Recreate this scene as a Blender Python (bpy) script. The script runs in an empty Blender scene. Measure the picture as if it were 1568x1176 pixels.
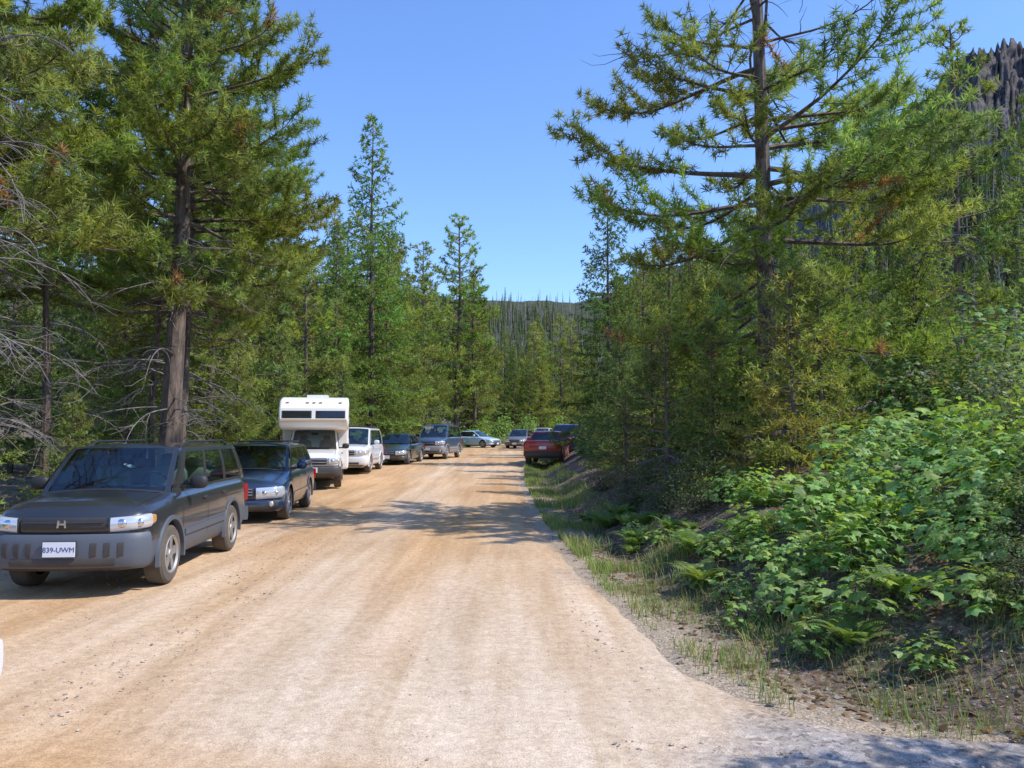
import bpy, math, random
import numpy as np
from mathutils import Vector, Matrix
rng=np.random.default_rng(7); random.seed(7)
scene=bpy.context.scene
scene.view_settings.view_transform='Standard'
try: scene.view_settings.look='None'
except Exception: pass
scene.view_settings.exposure=0
COL=scene.collection
# ------------------------------------------------------------ camera, light
cam=bpy.data.cameras.new("camera"); camo=bpy.data.objects.new("camera",cam); COL.objects.link(camo)
cam.lens=28; cam.sensor_width=36; cam.clip_end=5000; cam.clip_start=.05
camo.location=(0,0,1.8); camo.rotation_euler=(math.radians(90+3.47),0,0)
scene.camera=camo
ELEV=49; AZ=103
w=bpy.data.worlds.new("World"); scene.world=w; w.use_nodes=True
nt=w.node_tree; sky=nt.nodes.new('ShaderNodeTexSky'); sky.sky_type='NISHITA'; sky.sun_disc=False
sky.sun_elevation=math.radians(ELEV); sky.sun_rotation=math.radians(AZ); sky.altitude=300
sky.air_density=1.2; sky.dust_density=0.4; sky.ozone_density=2.5
mulc=nt.nodes.new('ShaderNodeMix'); mulc.data_type='RGBA'; mulc.blend_type='MULTIPLY'; mulc.inputs[0].default_value=1; mulc.inputs[7].default_value=(1.05,1.30,1.78,1)
bg=nt.nodes['Background']; bg.inputs[1].default_value=.148; nt.links.new(sky.outputs[0],mulc.inputs[6]); nt.links.new(mulc.outputs[2],bg.inputs[0])
sl=bpy.data.lights.new("sun",'SUN'); sl.energy=5.0; sl.angle=math.radians(.53); sl.color=(1,.96,.88)
so=bpy.data.objects.new("sun",sl); COL.objects.link(so)
sv=Vector((math.sin(math.radians(AZ))*math.cos(math.radians(ELEV)),math.cos(math.radians(AZ))*math.cos(math.radians(ELEV)),math.sin(math.radians(ELEV))))
so.rotation_euler=sv.to_track_quat('Z','Y').to_euler(); so.location=(30,-10,40)
# ------------------------------------------------------------ materials
def newmat(n):
    m=bpy.data.materials.new(n); m.use_nodes=True; t=m.node_tree
    return m,t,t.nodes['Principled BSDF']
def N(t,ty,**k):
    n=t.nodes.new(ty)
    for a,b in k.items(): setattr(n,a,b)
    return n
def noise(t,scale,detail=4,vec=None,rough=.6):
    n=N(t,'ShaderNodeTexNoise'); n.inputs['Scale'].default_value=scale; n.inputs['Detail'].default_value=detail; n.inputs['Roughness'].default_value=rough
    if vec is not None: t.links.new(vec,n.inputs['Vector'])
    return n
def ramp(t,fac,stops):
    r=N(t,'ShaderNodeValToRGB'); e=r.color_ramp.elements
    while len(e)<len(stops): e.new(.5)
    for el,(p,c) in zip(e,stops): el.position=p; el.color=(c[0],c[1],c[2],1)
    t.links.new(fac,r.inputs[0]); return r
def mix(t,a,b,f,mode='MIX'):
    m=N(t,'ShaderNodeMix',data_type='RGBA',blend_type=mode)
    for s,v in ((m.inputs[0],f),(m.inputs[6],a),(m.inputs[7],b)):
        if hasattr(v,'links'): t.links.new(v,s)
        elif isinstance(v,(int,float)): s.default_value=v
        else: s.default_value=(v[0],v[1],v[2],1)
    return m.outputs[2]
def bump(t,b,h,strength,dist=.02):
    n=N(t,'ShaderNodeBump'); n.inputs['Strength'].default_value=strength; n.inputs['Distance'].default_value=dist
    t.links.new(h,n.inputs['Height']); t.links.new(n.outputs[0],b.inputs['Normal'])
def foliage_mat(n,trans=.3,rough=.55,spec=.3):
    m,t,b=newmat(n)
    a=N(t,'ShaderNodeAttribute',attribute_name='Col'); oi=N(t,'ShaderNodeObjectInfo')
    c=mix(t,a.outputs['Color'],oi.outputs['Color'],1.0,'MULTIPLY')
    t.links.new(c,b.inputs['Base Color']); b.inputs['Roughness'].default_value=rough
    b.inputs['Specular IOR Level'].default_value=spec
    tr=N(t,'ShaderNodeBsdfTranslucent'); c2=mix(t,c,(1.5,1.4,.6),1.0,'MULTIPLY'); t.links.new(c2,tr.inputs[0])
    ms=N(t,'ShaderNodeMixShader'); ms.inputs[0].default_value=trans
    t.links.new(b.outputs[0],ms.inputs[1]); t.links.new(tr.outputs[0],ms.inputs[2])
    t.links.new(ms.outputs[0],t.nodes['Material Output'].inputs[0]); return m
M_needle=foliage_mat('pine_needles',.4,.6,.2); M_leaf=foliage_mat('broad_leaves',.4,.5,.35); M_grass=foliage_mat('grass_blades',.35)
def bark_mat(n,c1,c2):
    m,t,b=newmat(n); tc=N(t,'ShaderNodeTexCoord'); mp=N(t,'ShaderNodeMapping'); mp.inputs['Scale'].default_value=(1,1,.25)
    t.links.new(tc.outputs['Object'],mp.inputs[0]); n1=noise(t,9,6,mp.outputs[0],.7)
    r=ramp(t,n1.outputs[0],[(.35,c1),(.65,c2)]); t.links.new(r.outputs[0],b.inputs['Base Color']); b.inputs['Roughness'].default_value=.95
    bump(t,b,n1.outputs[0],.8,.05); return m
M_bark=bark_mat('pine_bark',(.045,.032,.025),(.21,.155,.12))
M_dead=bark_mat('dead_wood',(.10,.088,.076),(.25,.22,.195))
def road_mat():
    m,t,b=newmat('dirt_road'); tc=N(t,'ShaderNodeTexCoord'); P=tc.outputs['Object']
    a=N(t,'ShaderNodeAttribute',attribute_name='Col')
    mp=N(t,'ShaderNodeMapping'); mp.inputs['Scale'].default_value=(1.6,.10,1); t.links.new(P,mp.inputs[0])
    s=noise(t,1.8,5,mp.outputs[0],.6); big=noise(t,.35,4,P); fine=noise(t,95,3,P,.75); med=noise(t,9,5,P,.7)
    r1=ramp(t,s.outputs[0],[(.3,(.80,.73,.64)),(.7,(1.13,1.13,1.15))]); c=mix(t,a.outputs['Color'],r1.outputs[0],1,'MULTIPLY')
    r2=ramp(t,big.outputs[0],[(.3,(.9,.84,.78)),(.7,(1.07,1.07,1.07))]); c=mix(t,c,r2.outputs[0],1,'MULTIPLY')
    r5=ramp(t,med.outputs[0],[(.35,(.84,.81,.78)),(.6,(1.05,1.05,1.05))]); c=mix(t,c,r5.outputs[0],.85,'MULTIPLY')
    r3=ramp(t,fine.outputs[0],[(.33,(.58,.55,.52)),(.52,(1,1,1)),(.75,(1.2,1.2,1.2))]); c=mix(t,c,r3.outputs[0],.9,'MULTIPLY')
    peb2=N(t,'ShaderNodeTexVoronoi'); peb2.inputs['Scale'].default_value=34; t.links.new(P,peb2.inputs['Vector'])
    sp=N(t,'ShaderNodeSeparateColor'); t.links.new(peb2.outputs['Color'],sp.inputs[0])
    r4=ramp(t,sp.outputs[0],[(.0,(.45,.45,.47)),(.25,(.85,.85,.87)),(.8,(1,1,1)),(1,(1.35,1.35,1.35))]); c=mix(t,c,r4.outputs[0],a.outputs['Alpha'],'MULTIPLY')
    t.links.new(c,b.inputs['Base Color']); b.inputs['Roughness'].default_value=.95; b.inputs['Specular IOR Level'].default_value=.1
    bump(t,b,fine.outputs[0],.5,.012); return m
def ground_mat():
    m,t,b=newmat('forest_ground'); tc=N(t,'ShaderNodeTexCoord'); P=tc.outputs['Object']; a=N(t,'ShaderNodeAttribute',attribute_name='Col')
    n1=noise(t,.8,6,P); n2=noise(t,14,5,P,.7); n3=noise(t,60,2,P)
    r1=ramp(t,n2.outputs[0],[(.3,(.05,.032,.022)),(.5,(.15,.10,.07)),(.72,(.32,.24,.175))])
    r2=ramp(t,n2.outputs[0],[(.3,(.04,.05,.015)),(.7,(.12,.15,.05))])
    f=ramp(t,n1.outputs[0],[(.50,(0,0,0)),(.66,(1,1,1))])
    c=mix(t,r1.outputs[0],r2.outputs[0],f.outputs[0])
    ad=N(t,'ShaderNodeMath',operation='MULTIPLY_ADD'); ad.inputs[1].default_value=1.6; t.links.new(n2.outputs[0],ad.inputs[0])
    sb=N(t,'ShaderNodeMath',operation='SUBTRACT'); sb.inputs[1].default_value=.8; sp=N(t,'ShaderNodeSeparateColor'); t.links.new(a.outputs['Color'],sp.inputs[0]); t.links.new(sp.outputs[0],sb.inputs[0]); t.links.new(sb.outputs[0],ad.inputs[2])
    cl=N(t,'ShaderNodeClamp'); t.links.new(ad.outputs[0],cl.inputs[0])
    r6=ramp(t,n3.outputs[0],[(.3,(.36,.27,.18)),(.7,(.56,.43,.30))]); c=mix(t,c,r6.outputs[0],cl.outputs[0])
    r3=ramp(t,n3.outputs[0],[(.3,(.6,.6,.6)),(.7,(1.3,1.3,1.3))]); c=mix(t,c,r3.outputs[0],.8,'MULTIPLY')
    t.links.new(c,b.inputs['Base Color']); b.inputs['Roughness'].default_value=1; bump(t,b,n2.outputs[0],.8,.06); return m
def mount_mat():
    m,t,b=newmat('mountain_rock'); tc=N(t,'ShaderNodeTexCoord'); P=tc.outputs['Object']
    n1=noise(t,.02,6,P,.65); n2=noise(t,.12,8,P,.75); a=N(t,'ShaderNodeAttribute',attribute_name='Col')
    r1=ramp(t,n2.outputs[0],[(.38,(.035,.03,.032)),(.5,(.13,.11,.105)),(.66,(.30,.255,.24))])
    r2=ramp(t,n2.outputs[0],[(.35,(.04,.048,.02)),(.65,(.115,.125,.055))])
    ad=N(t,'ShaderNodeMath',operation='MULTIPLY_ADD'); ad.inputs[1].default_value=.55; ad.inputs[2].default_value=-.26; t.links.new(a.outputs['Fac'],ad.inputs[0])
    sm=N(t,'ShaderNodeMath',operation='ADD'); t.links.new(ad.outputs[0],sm.inputs[0]); t.links.new(n1.outputs[0],sm.inputs[1])
    f=ramp(t,sm.outputs[0],[(.44,(0,0,0)),(.56,(1,1,1))])
    c=mix(t,r1.outputs[0],r2.outputs[0],f.outputs[0]); t.links.new(c,b.inputs['Base Color']); b.inputs['Roughness'].default_value=1
    bump(t,b,n2.outputs[0],1,6); return m
# ------------------------------------------------------------ mesh from arrays
def arr_mesh(name,V,F,MI=None,C=None,mats=(),smooth=False):
    V=np.asarray(V,dtype=np.float32); F=np.asarray(F,dtype=np.int32); k=F.shape[1]
    me=bpy.data.meshes.new(name); me.vertices.add(len(V)); me.vertices.foreach_set('co',V.ravel())
    me.loops.add(F.size); me.loops.foreach_set('vertex_index',F.ravel())
    me.polygons.add(len(F)); me.polygons.foreach_set('loop_start',np.arange(0,F.size,k,dtype=np.int32))
    me.polygons.foreach_set('loop_total',np.full(len(F),k,dtype=np.int32))
    for m in mats: me.materials.append(m)
    if MI is not None: me.polygons.foreach_set('material_index',np.asarray(MI,dtype=np.int32))
    me.polygons.foreach_set('use_smooth',np.full(len(F),smooth,dtype=bool))
    if C is not None:
        C=np.asarray(C,dtype=np.float32)
        if C.shape[1]==3: C=np.concatenate([C,np.ones((len(C),1),np.float32)],1)
        ca=me.color_attributes.new('Col','FLOAT_COLOR','POINT'); ca.data.foreach_set('color',C.ravel())
    me.update(calc_edges=True); me.validate(); return me
def link(name,me,loc=(0,0,0),rz=0,s=1,color=None,parent=None):
    o=bpy.data.objects.new(name,me); COL.objects.link(o); o.location=loc; o.rotation_euler=(0,0,rz)
    o.scale=(s,s,s) if isinstance(s,(int,float)) else s
    if color is not None: o.color=(color[0],color[1],color[2],1)
    if parent is not None: o.parent=parent
    return o
class TB:
    def __init__(s): s.V=[];s.F=[];s.M=[];s.C=[];s.n=0
    def add(s,v,f,m,c):
        v=np.asarray(v,float); f=np.asarray(f,int)
        s.V.append(v); s.F.append(f+s.n); s.M.append(np.full(len(f),m)); 
        c=np.asarray(c,float); 
        if c.ndim==1: c=np.tile(c,(len(v),1))
        s.C.append(c); s.n+=len(v)
    def mesh(s,name,mats,smooth=False):
        return arr_mesh(name,np.concatenate(s.V),np.concatenate(s.F),np.concatenate(s.M),np.concatenate(s.C),mats,smooth)
def nrm(a): return a/np.maximum(np.linalg.norm(a,axis=-1,keepdims=True),1e-9)
def tube(P,R,s=5):
    P=np.asarray(P,float); R=np.asarray(R,float); k=len(P)
    D=nrm(np.gradient(P,axis=0)); ref=np.array([0,0,1.]) if abs(D[0,2])<.8 else np.array([1.,0,0])
    A=nrm(np.cross(D,ref)); B=np.cross(D,A); th=np.arange(s)*2*math.pi/s
    V=(P[:,None]+R[:,None,None]*(np.cos(th)[None,:,None]*A[:,None]+np.sin(th)[None,:,None]*B[:,None])).reshape(-1,3)
    i=np.arange(k-1)[:,None]*s; j=np.arange(s)[None]; j2=(j+1)%s
    a=(i+j).ravel();b_=(i+j2).ravel();c=(i+s+j2).ravel();d=(i+s+j).ravel()
    return V,np.concatenate([np.stack([a,b_,c],1),np.stack([a,c,d],1)])
_T=rng.random((256,256))
def vn(x,y):
    x=np.asarray(x,float);y=np.asarray(y,float); xi=np.floor(x).astype(int);yi=np.floor(y).astype(int); fx=x-xi;fy=y-yi
    fx=fx*fx*(3-2*fx);fy=fy*fy*(3-2*fy); g=lambda a,b:_T[a%256,b%256]
    return (g(xi,yi)*(1-fx)+g(xi+1,yi)*fx)*(1-fy)+(g(xi,yi+1)*(1-fx)+g(xi+1,yi+1)*fx)*fy
def fbm(x,y,o=4):
    s=0;a=.5
    for i in range(o): s=s+a*(vn(x*2**i+13*i,y*2**i+7*i)-.5); a*=.5
    return s
# ------------------------------------------------------------ terrain
def er(y): return np.interp(y,[-30,0,4.2,4.55,4.8,5.2,6.1,10,16,27,36,45,60,80,110,160],[14,12,8,4.4,2.5,1.8,1.45,1.0,.6,.4,.5,1.2,3.5,8.5,20,50])
def el(y): return np.interp(y,[-30,0,8,16,25,31,40,50,60,72,90,110,160],[-7,-6.8,-7,-7.4,-8.2,-8.4,-7.8,-6.4,-5.0,-3.5,2,10,38])
def rz(y): return np.interp(y,[0,20,28,35,43,68,100,200],[0,0,.1,.25,.37,.5,.8,3])
def gz(x,y):
    x=np.asarray(x,float);y=np.asarray(y,float)
    u=x-er(y); v=el(y)-x
    near=np.clip((y-3)/5,0,1)
    a=np.interp(u,[0,.3,.8,1.4,2.3,3.8,7,14,35,90,400],[0,-.03,-.08,.12,.62,1.1,1.7,2.6,8,22,40])*(.45+.55*near)
    b=np.interp(v,[0,.5,1.5,4,10,30,100],[0,-.03,-.12,-.05,.2,1,3])
    r=np.where(u>0,a,np.where(v>0,b,0))
    off=np.clip(np.maximum(u,v)/1.5,0,1)
    ins=np.clip(-np.maximum(u,v)/.6,0,1)
    return rz(y)+r+off*(fbm(x*.7,y*.7,4)*.5+fbm(x*.08,y*.08,2)*1.0)+fbm(x*5,y*5,3)*.035*np.clip(1-np.abs(np.maximum(u,v))/1.5,0,1)-.06*ins
def G(x,y): return float(gz(x,y))
def axis(lo,hi,dense_lo,dense_hi,st,grow=1.12):
    a=list(np.arange(dense_lo,dense_hi,st)); s=st; x=a[-1]
    while x<hi: s*=grow; x+=s; a.append(x)
    s=st;x=a[0];b=[]
    while x>lo: s*=grow; x-=s; b.append(x)
    return np.array(b[::-1]+a)
def gridmesh(name,X,Y,Z,mat,C=None,smooth=True):
    ny,nx=X.shape; V=np.stack([X,Y,Z],-1).reshape(-1,3)
    i=(np.arange(ny-1)[:,None]*nx+np.arange(nx-1)[None]).ravel()
    F=np.stack([i,i+1,i+nx+1,i+nx],1); return arr_mesh(name,V,F,None,C,[mat],smooth)
xs=axis(-1500,1500,-10,8,.10,1.1); ys=axis(-1500,1800,3.5,26,.10,1.07)
X,Y=np.meshgrid(xs,ys); uu=np.maximum(X-er(Y),el(Y)-X); prox=np.clip(1.0-(uu-.05)/.75,0,1); prox=np.stack([prox]*3,-1).reshape(-1,3)
link('ground',gridmesh('ground',X,Y,gz(X,Y),ground_mat(),prox))
ry=np.concatenate([np.arange(-25,3.6,.3),np.arange(3.6,7,.06),np.arange(7,40,.12),np.arange(40,160,.8)])
s=np.concatenate([np.linspace(0,.06,10)[:-1],np.linspace(.06,.94,60)[:-1],np.linspace(.94,1,10)]); S,RY=np.meshgrid(s,ry)
e1=el(RY)-.15+fbm(RY*.9,RY*0+3)*.7; e2=er(RY)+.15+fbm(RY*.9,RY*0+9)*.4
RX=e1+(e2-e1)*S; RZ=rz(RY)+.012
RZ=RZ+fbm(RX*1.5,RY*.5)*.03-.02*np.exp(-((S-.50)/.03)**2)-.02*np.exp(-((S-.74)/.03)**2)
ed=np.minimum(S,1-S)*(e2-e1); RZ=RZ-.075*np.clip(1-ed/.5,0,1)**1.5
org=np.array([.62,.42,.24]); pale=np.array([.71,.59,.455]); gry=np.array([.38,.37,.365])
fr=np.clip((S-.25)/.5,0,1); nearf=np.clip((14-RY)/10,0,1)
wmix=np.clip(.05+.9*fr*nearf+.4*np.exp(-((S-.62)/.08)**2)+1.5*fbm(RX*.8,RY*.15),0,1)[...,None]
c=org*(1-wmix)+pale*wmix
gm=np.clip((RX-.4+fbm(RX*2,RY*2)*1.5-(RY-4.0)*.75)/1.0,0,1)[...,None]*np.clip((7.0-RY)/1.5,0,1)[...,None]; c=c*(1-gm)+gry*gm
lm=np.clip((.20-S+fbm(RX,RY)*.15)/.12,0,1)[...,None]*.6; c=c*(1-lm)+np.array([.47,.37,.27])*lm
rm=np.clip((S-.93+fbm(RX,RY)*.08)/.05,0,1)[...,None]*.7; c=c*(1-rm)+np.array([.44,.37,.30])*rm
alpha=np.clip(.25+gm[...,0]*.8+lm[...,0]*.8+rm[...,0]*.8,0,1)[...,None]
link('dirt_road',gridmesh('dirt_road',RX,RY,RZ,road_mat(),np.concatenate([c,alpha],-1).reshape(-1,4)))
# mountains
RT=[-2.5,-1.2,-.6,-.25,-.1,-.036,.0,.04,.08,.12,.17,.22,.26,.325,.374,.415,.447,.505,.554,.595,.643,.8,1.2,2.5]
RE=[.2,.22,.22,.19,.175,.172,.172,.172,.17,.18,.21,.22,.235,.265,.305,.36,.385,.425,.465,.505,.51,.515,.54,.5]
RD=[400,450,500,600,700,800,850,850,830,800,780,700,620,520,470,430,410,380,360,350,340,330,320,320]
def mnt(t,r):
    D=np.interp(t,RT,RD); e=np.interp(t,RT,RE); d0=D*.2
    d=d0+(D-d0)*r; rr=np.clip(r,0,1); rk=np.clip((t-.28)*6,.12,1)
    z=e*D*rr**1.25*np.where(r>1,1-(r-1)*2.5,1)
    z=z+(fbm(t*14,r*4,5)*.22*D*.35)*np.clip(rr*1.3,0,1)*np.clip(1.15-rr,.12,1)*np.clip(rk,.45,1)+fbm(t*90,r*30,3)*D*.03*rr*rk-3
    z=z+np.abs(fbm(t*160,r*9,3))*D*.05*np.clip((t-.3)*5,0,1)*np.clip((rr-.5)*3,0,1)
    return t*d,d,z
tt=np.concatenate([np.linspace(-2.5,-.7,60)[:-1],np.linspace(-.7,.9,700)[:-1],np.linspace(.9,2.5,50)]); rr=np.concatenate([np.linspace(0,1,170),np.linspace(1.01,1.4,15)])
T,R=np.meshgrid(tt,rr); MX,MY,MZ=mnt(T,R)
gcol=np.where(T<.28,1.0,np.clip(1.05-R*1.5,0,1)); gc3=np.stack([np.clip(gcol,0,1)]*3,-1).reshape(-1,3)
link('mountain',gridmesh('mountain',MX,MY,MZ,mount_mat(),gc3))
def far_trees(n,kind,seed):
    r=np.random.default_rng(seed); tb=TB()
    for _ in range(n*7):
        t=r.uniform(-.3,.78); q=r.random(); q=q**.9
        if kind=='live': dens=(.62-q)*2.2 if t>.33 else ((1.0-q)*1.2+.1 if t>.2 else .9*(1-q)+.2)
        else: dens=.8 if t>.2 else .85
        if t>.4 and q>.66 and (kind=='live' or r.random()<.9): continue
        if fbm(t*12+5,q*6)*1.6+dens<r.random(): continue
        x,y,z=[float(a) for a in mnt(np.array(t),np.array(q))]
        n-=1
        if n<0: break
        z-=1
        if kind=='snag':
            h=r.uniform(6,17)*(.6 if (t>.4 and q>.66) else 1); rad=r.uniform(.13,.28)*(1.4 if t<.2 else 1); g=r.uniform(.10,.34); col=np.array([g,g*.94,g*.88])
            lean=r.normal(0,.05,2)*h
            v,f=tube([(x,y,z),(x+lean[0]*.5,y+lean[1]*.5,z+h*.5),(x+lean[0],y+lean[1],z+h)],[rad,rad*.7,rad*.15],4); tb.add(v,f,0,col)
            for k in range(int(r.integers(4,11))):
                hh=r.uniform(.3,.95); a=r.uniform(0,6.28); L=(1.1-hh)*r.uniform(1.2,3)
                p=np.array([x+lean[0]*hh,y+lean[1]*hh,z+h*hh]); q2=p+np.array([math.cos(a)*L,math.sin(a)*L,r.uniform(-.3,.4)])
                tb.add([p+[0,0,.13],p-[0,0,.13],q2],[[0,1,2]],0,col*.8)
        else:
            h=r.uniform(7,17); w_=h*r.uniform(.13,.2); base=np.array([.10,.145,.055])*r.uniform(.5,1.5)*np.array([r.uniform(.8,1.5),1,1])
            v,f=tube([(x,y,z),(x,y,z+h)],[.22,.05],4); tb.add(v,f,0,(.08,.06,.05))
            nl=13
            for l in range(nl):
                lv=.10+.90*l/nl; rad=w_*(1-lv)**.8+.25; zz=z+h*lv; m=8; a0=r.uniform(0,6.28)
                a=a0+np.arange(m)*6.283/m+r.normal(0,.15,m); rl=rad*r.uniform(.5,1.25,m)
                tip=np.stack([x+np.cos(a)*rl,y+np.sin(a)*rl,zz-h*.03+r.normal(0,.25,m)],1)
                b1=np.stack([x+np.cos(a+.55)*rl*.35,y+np.sin(a+.55)*rl*.35,np.full(m,zz+h*.045)],1); b2=np.stack([x+np.cos(a-.55)*rl*.35,y+np.sin(a-.55)*rl*.35,np.full(m,zz+h*.035)],1)
                V=np.concatenate([tip,b1,b2]); i=np.arange(m); cc=base*r.uniform(.7,1.25,(m,1)); tb.add(V,np.stack([i,i+m,i+2*m],1),1,np.concatenate([cc,cc,cc]))
    return tb
M_snag,t_,b_=newmat('snag_wood'); a_=N(t_,'ShaderNodeAttribute',attribute_name='Col'); t_.links.new(a_.outputs['Color'],b_.inputs['Base Color']); b_.inputs['Roughness'].default_value=1
link('distant_conifer_forest',far_trees(3400,'live',3).mesh('far_live',[M_snag,M_needle]))
link('burned_snag_forest',far_trees(2200,'snag',4).mesh('far_snag',[M_snag]))
# ------------------------------------------------------------ trees
def needles(tb,tp,ta,k,ln,wd,col,r,spread=.85,mi=0,ax=.6):
    n=len(tp); P=np.repeat(tp,k,0); A=np.repeat(nrm(ta),k,0)
    D=nrm(A*ax+nrm(r.normal(size=(n*k,3)))*spread); L=(ln*r.uniform(.6,1.2,n*k))[:,None]
    side=nrm(np.cross(D,r.normal(size=(n*k,3))))*wd*.5
    base=P+D*.015+A*r.uniform(-.05,.05,(n*k,1)); mid=base+D*L
    V=np.concatenate([base-side,base+side,mid]); i=np.arange(n*k)
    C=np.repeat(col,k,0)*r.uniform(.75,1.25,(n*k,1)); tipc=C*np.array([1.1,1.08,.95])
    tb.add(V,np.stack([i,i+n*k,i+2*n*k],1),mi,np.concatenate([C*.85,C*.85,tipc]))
def path(p0,az,L,e0,e1,k,r,wob=.12,sag=.25):
    pts=[np.array(p0,float)]; a=az
    for i in range(k):
        s_=i/(k-1); e=e0+(e1-e0)*s_**1.6-sag*math.sin(math.pi*s_); a+=r.normal(0,wob)
        pts.append(pts[-1]+L/k*np.array([math.cos(a)*math.cos(e),math.sin(a)*math.cos(e),math.sin(e)]))
    return np.array(pts)
def dead_branch(tb,p0,az,L,e0,e1,rad,r,tw=10,mi=2,sag=.2):
    P=path(p0,az,L,e0,e1,8,r,.12,sag); v,f=tube(P,np.linspace(rad,rad*.2,len(P)),4); tb.add(v,f,mi,(.5,.5,.5))
    for j in range(tw):
        q=r.uniform(.25,1)*(len(P)-1); i=int(min(q,len(P)-2)); pp=P[i]+(P[i+1]-P[i])*(q-i)
        Q=path(pp,az+r.choice([-1,1])*r.uniform(.3,1.3),L*r.uniform(.12,.4),r.uniform(-.8,.2),r.uniform(-.9,.7),4,r,.3,.2)
        v,f=tube(Q,np.linspace(rad*.35,rad*.08,len(Q)),3); tb.add(v,f,mi,(.5,.5,.5))
def pine(seed,H=15,R=3.2,cb=.3,nb=85,k=24,ln=.18,wd=.024,tr=.2,dens=6.0,deadlow=25,deadtop=0.,ds=.42,lean=.03,hole=.12,brown=.02,shape=.75,sp=.15,droop=0.,hexp=.95):
    r=np.random.default_rng(seed); tb=TB()
    kk=16; hs=np.linspace(0,1,kk); lx=lean*H*(hs**1.3); wob=.06*np.sin(hs*7+seed)
    TP=np.stack([lx+wob,wob*.7,hs*H],1); TR=tr*(1-hs)**.8+.02; TR[0]*=1.25
    v,f=tube(TP,TR,9); tb.add(v,f,1,(.5,.5,.5))
    def tpos(h): return np.array([np.interp(h,hs,TP[:,j]) for j in range(3)])
    TPs=[];TAs=[];TCs=[]
    g0=np.array([.27,.34,.09])
    for i in range(nb):
        rel=((i+r.random())/nb)**hexp; h=cb+(1-cb)*rel*.985
        L=R*((1-rel)**shape)*(.55+.45*min(1,rel*3.5+.2))*r.uniform(.55,1.2)+.35
        az=i*2.399+r.normal(0,.4); e0=-.1-droop*(1-rel)+.75*rel+r.normal(0,.17); e1=e0+.55+droop*.5
        if r.random()<hole: L*=.45
        dead=rel>ds and r.random()<deadtop*min(.93,(rel-ds)*4.5)
        p0=tpos(h)
        if dead:
            dead_branch(tb,p0,az,L*1.0+.8,e0-.2,e0+.6,.034,r,11,1); continue
        P=path(p0,az,L,e0,e1,8,r,.08,.22); v,f=tube(P,np.linspace(.018+.012*L,.008,len(P)),4); tb.add(v,f,1,(.5,.5,.5))
        bc=g0*r.uniform(.75,1.2)*np.array([r.uniform(.85,1.15),1,r.uniform(.7,1.4)])
        nl=max(3,int(L*dens))
        for j in range(nl):
            s_=.28+.72*((j+r.random())/nl)**.85; q=s_*(len(P)-1); ii=int(min(q,len(P)-2)); pp=P[ii]+(P[ii+1]-P[ii])*(q-ii)
            sd=1 if j%2 else -1; bl=L*(.16+.30*(1-s_))*r.uniform(.5,1.3)+.14; bl=min(bl,1.2)
            Q=path(pp,az+sd*r.uniform(.3,1.15),bl,r.uniform(-.25,.6),r.uniform(.3,1.1),3,r,.15,.05)
            v,f=tube(Q,[.011,.009,.007,.005],3); tb.add(v,f,1,(.5,.5,.5))
            nt_=max(1,int(bl/sp)); cc=bc*r.uniform(.75,1.3)
            if r.random()<brown: cc=np.array([.36,.21,.10])
            for m in range(nt_):
                g=1-m*sp/bl*.9; q=max(0,g)*(len(Q)-1); ii=int(min(q,len(Q)-2)); tp=Q[ii]+(Q[ii+1]-Q[ii])*(q-ii)
                TPs.append(tp+r.normal(0,.035,3)); TAs.append(nrm(Q[ii+1]-Q[ii])*.7+np.array([0,0,.45])); TCs.append(cc*r.uniform(.85,1.15))
        for m in range(2): TPs.append(P[-1]-m*(P[-1]-P[-2])*.5); TAs.append(P[-1]-P[-2]+np.array([0,0,.1])); TCs.append(bc*1.1)
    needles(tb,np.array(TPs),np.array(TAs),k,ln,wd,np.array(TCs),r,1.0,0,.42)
    for i in range(deadlow):
        h=r.uniform(.12,cb+.12); dead_branch(tb,tpos(h),r.uniform(0,6.28),r.uniform(.5,1)*R*.75,r.uniform(-.2,.4),r.uniform(-1.2,-.2),.022,r,9,2,.1)
    return tb.mesh('pine',[M_needle,M_bark,M_dead])
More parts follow.
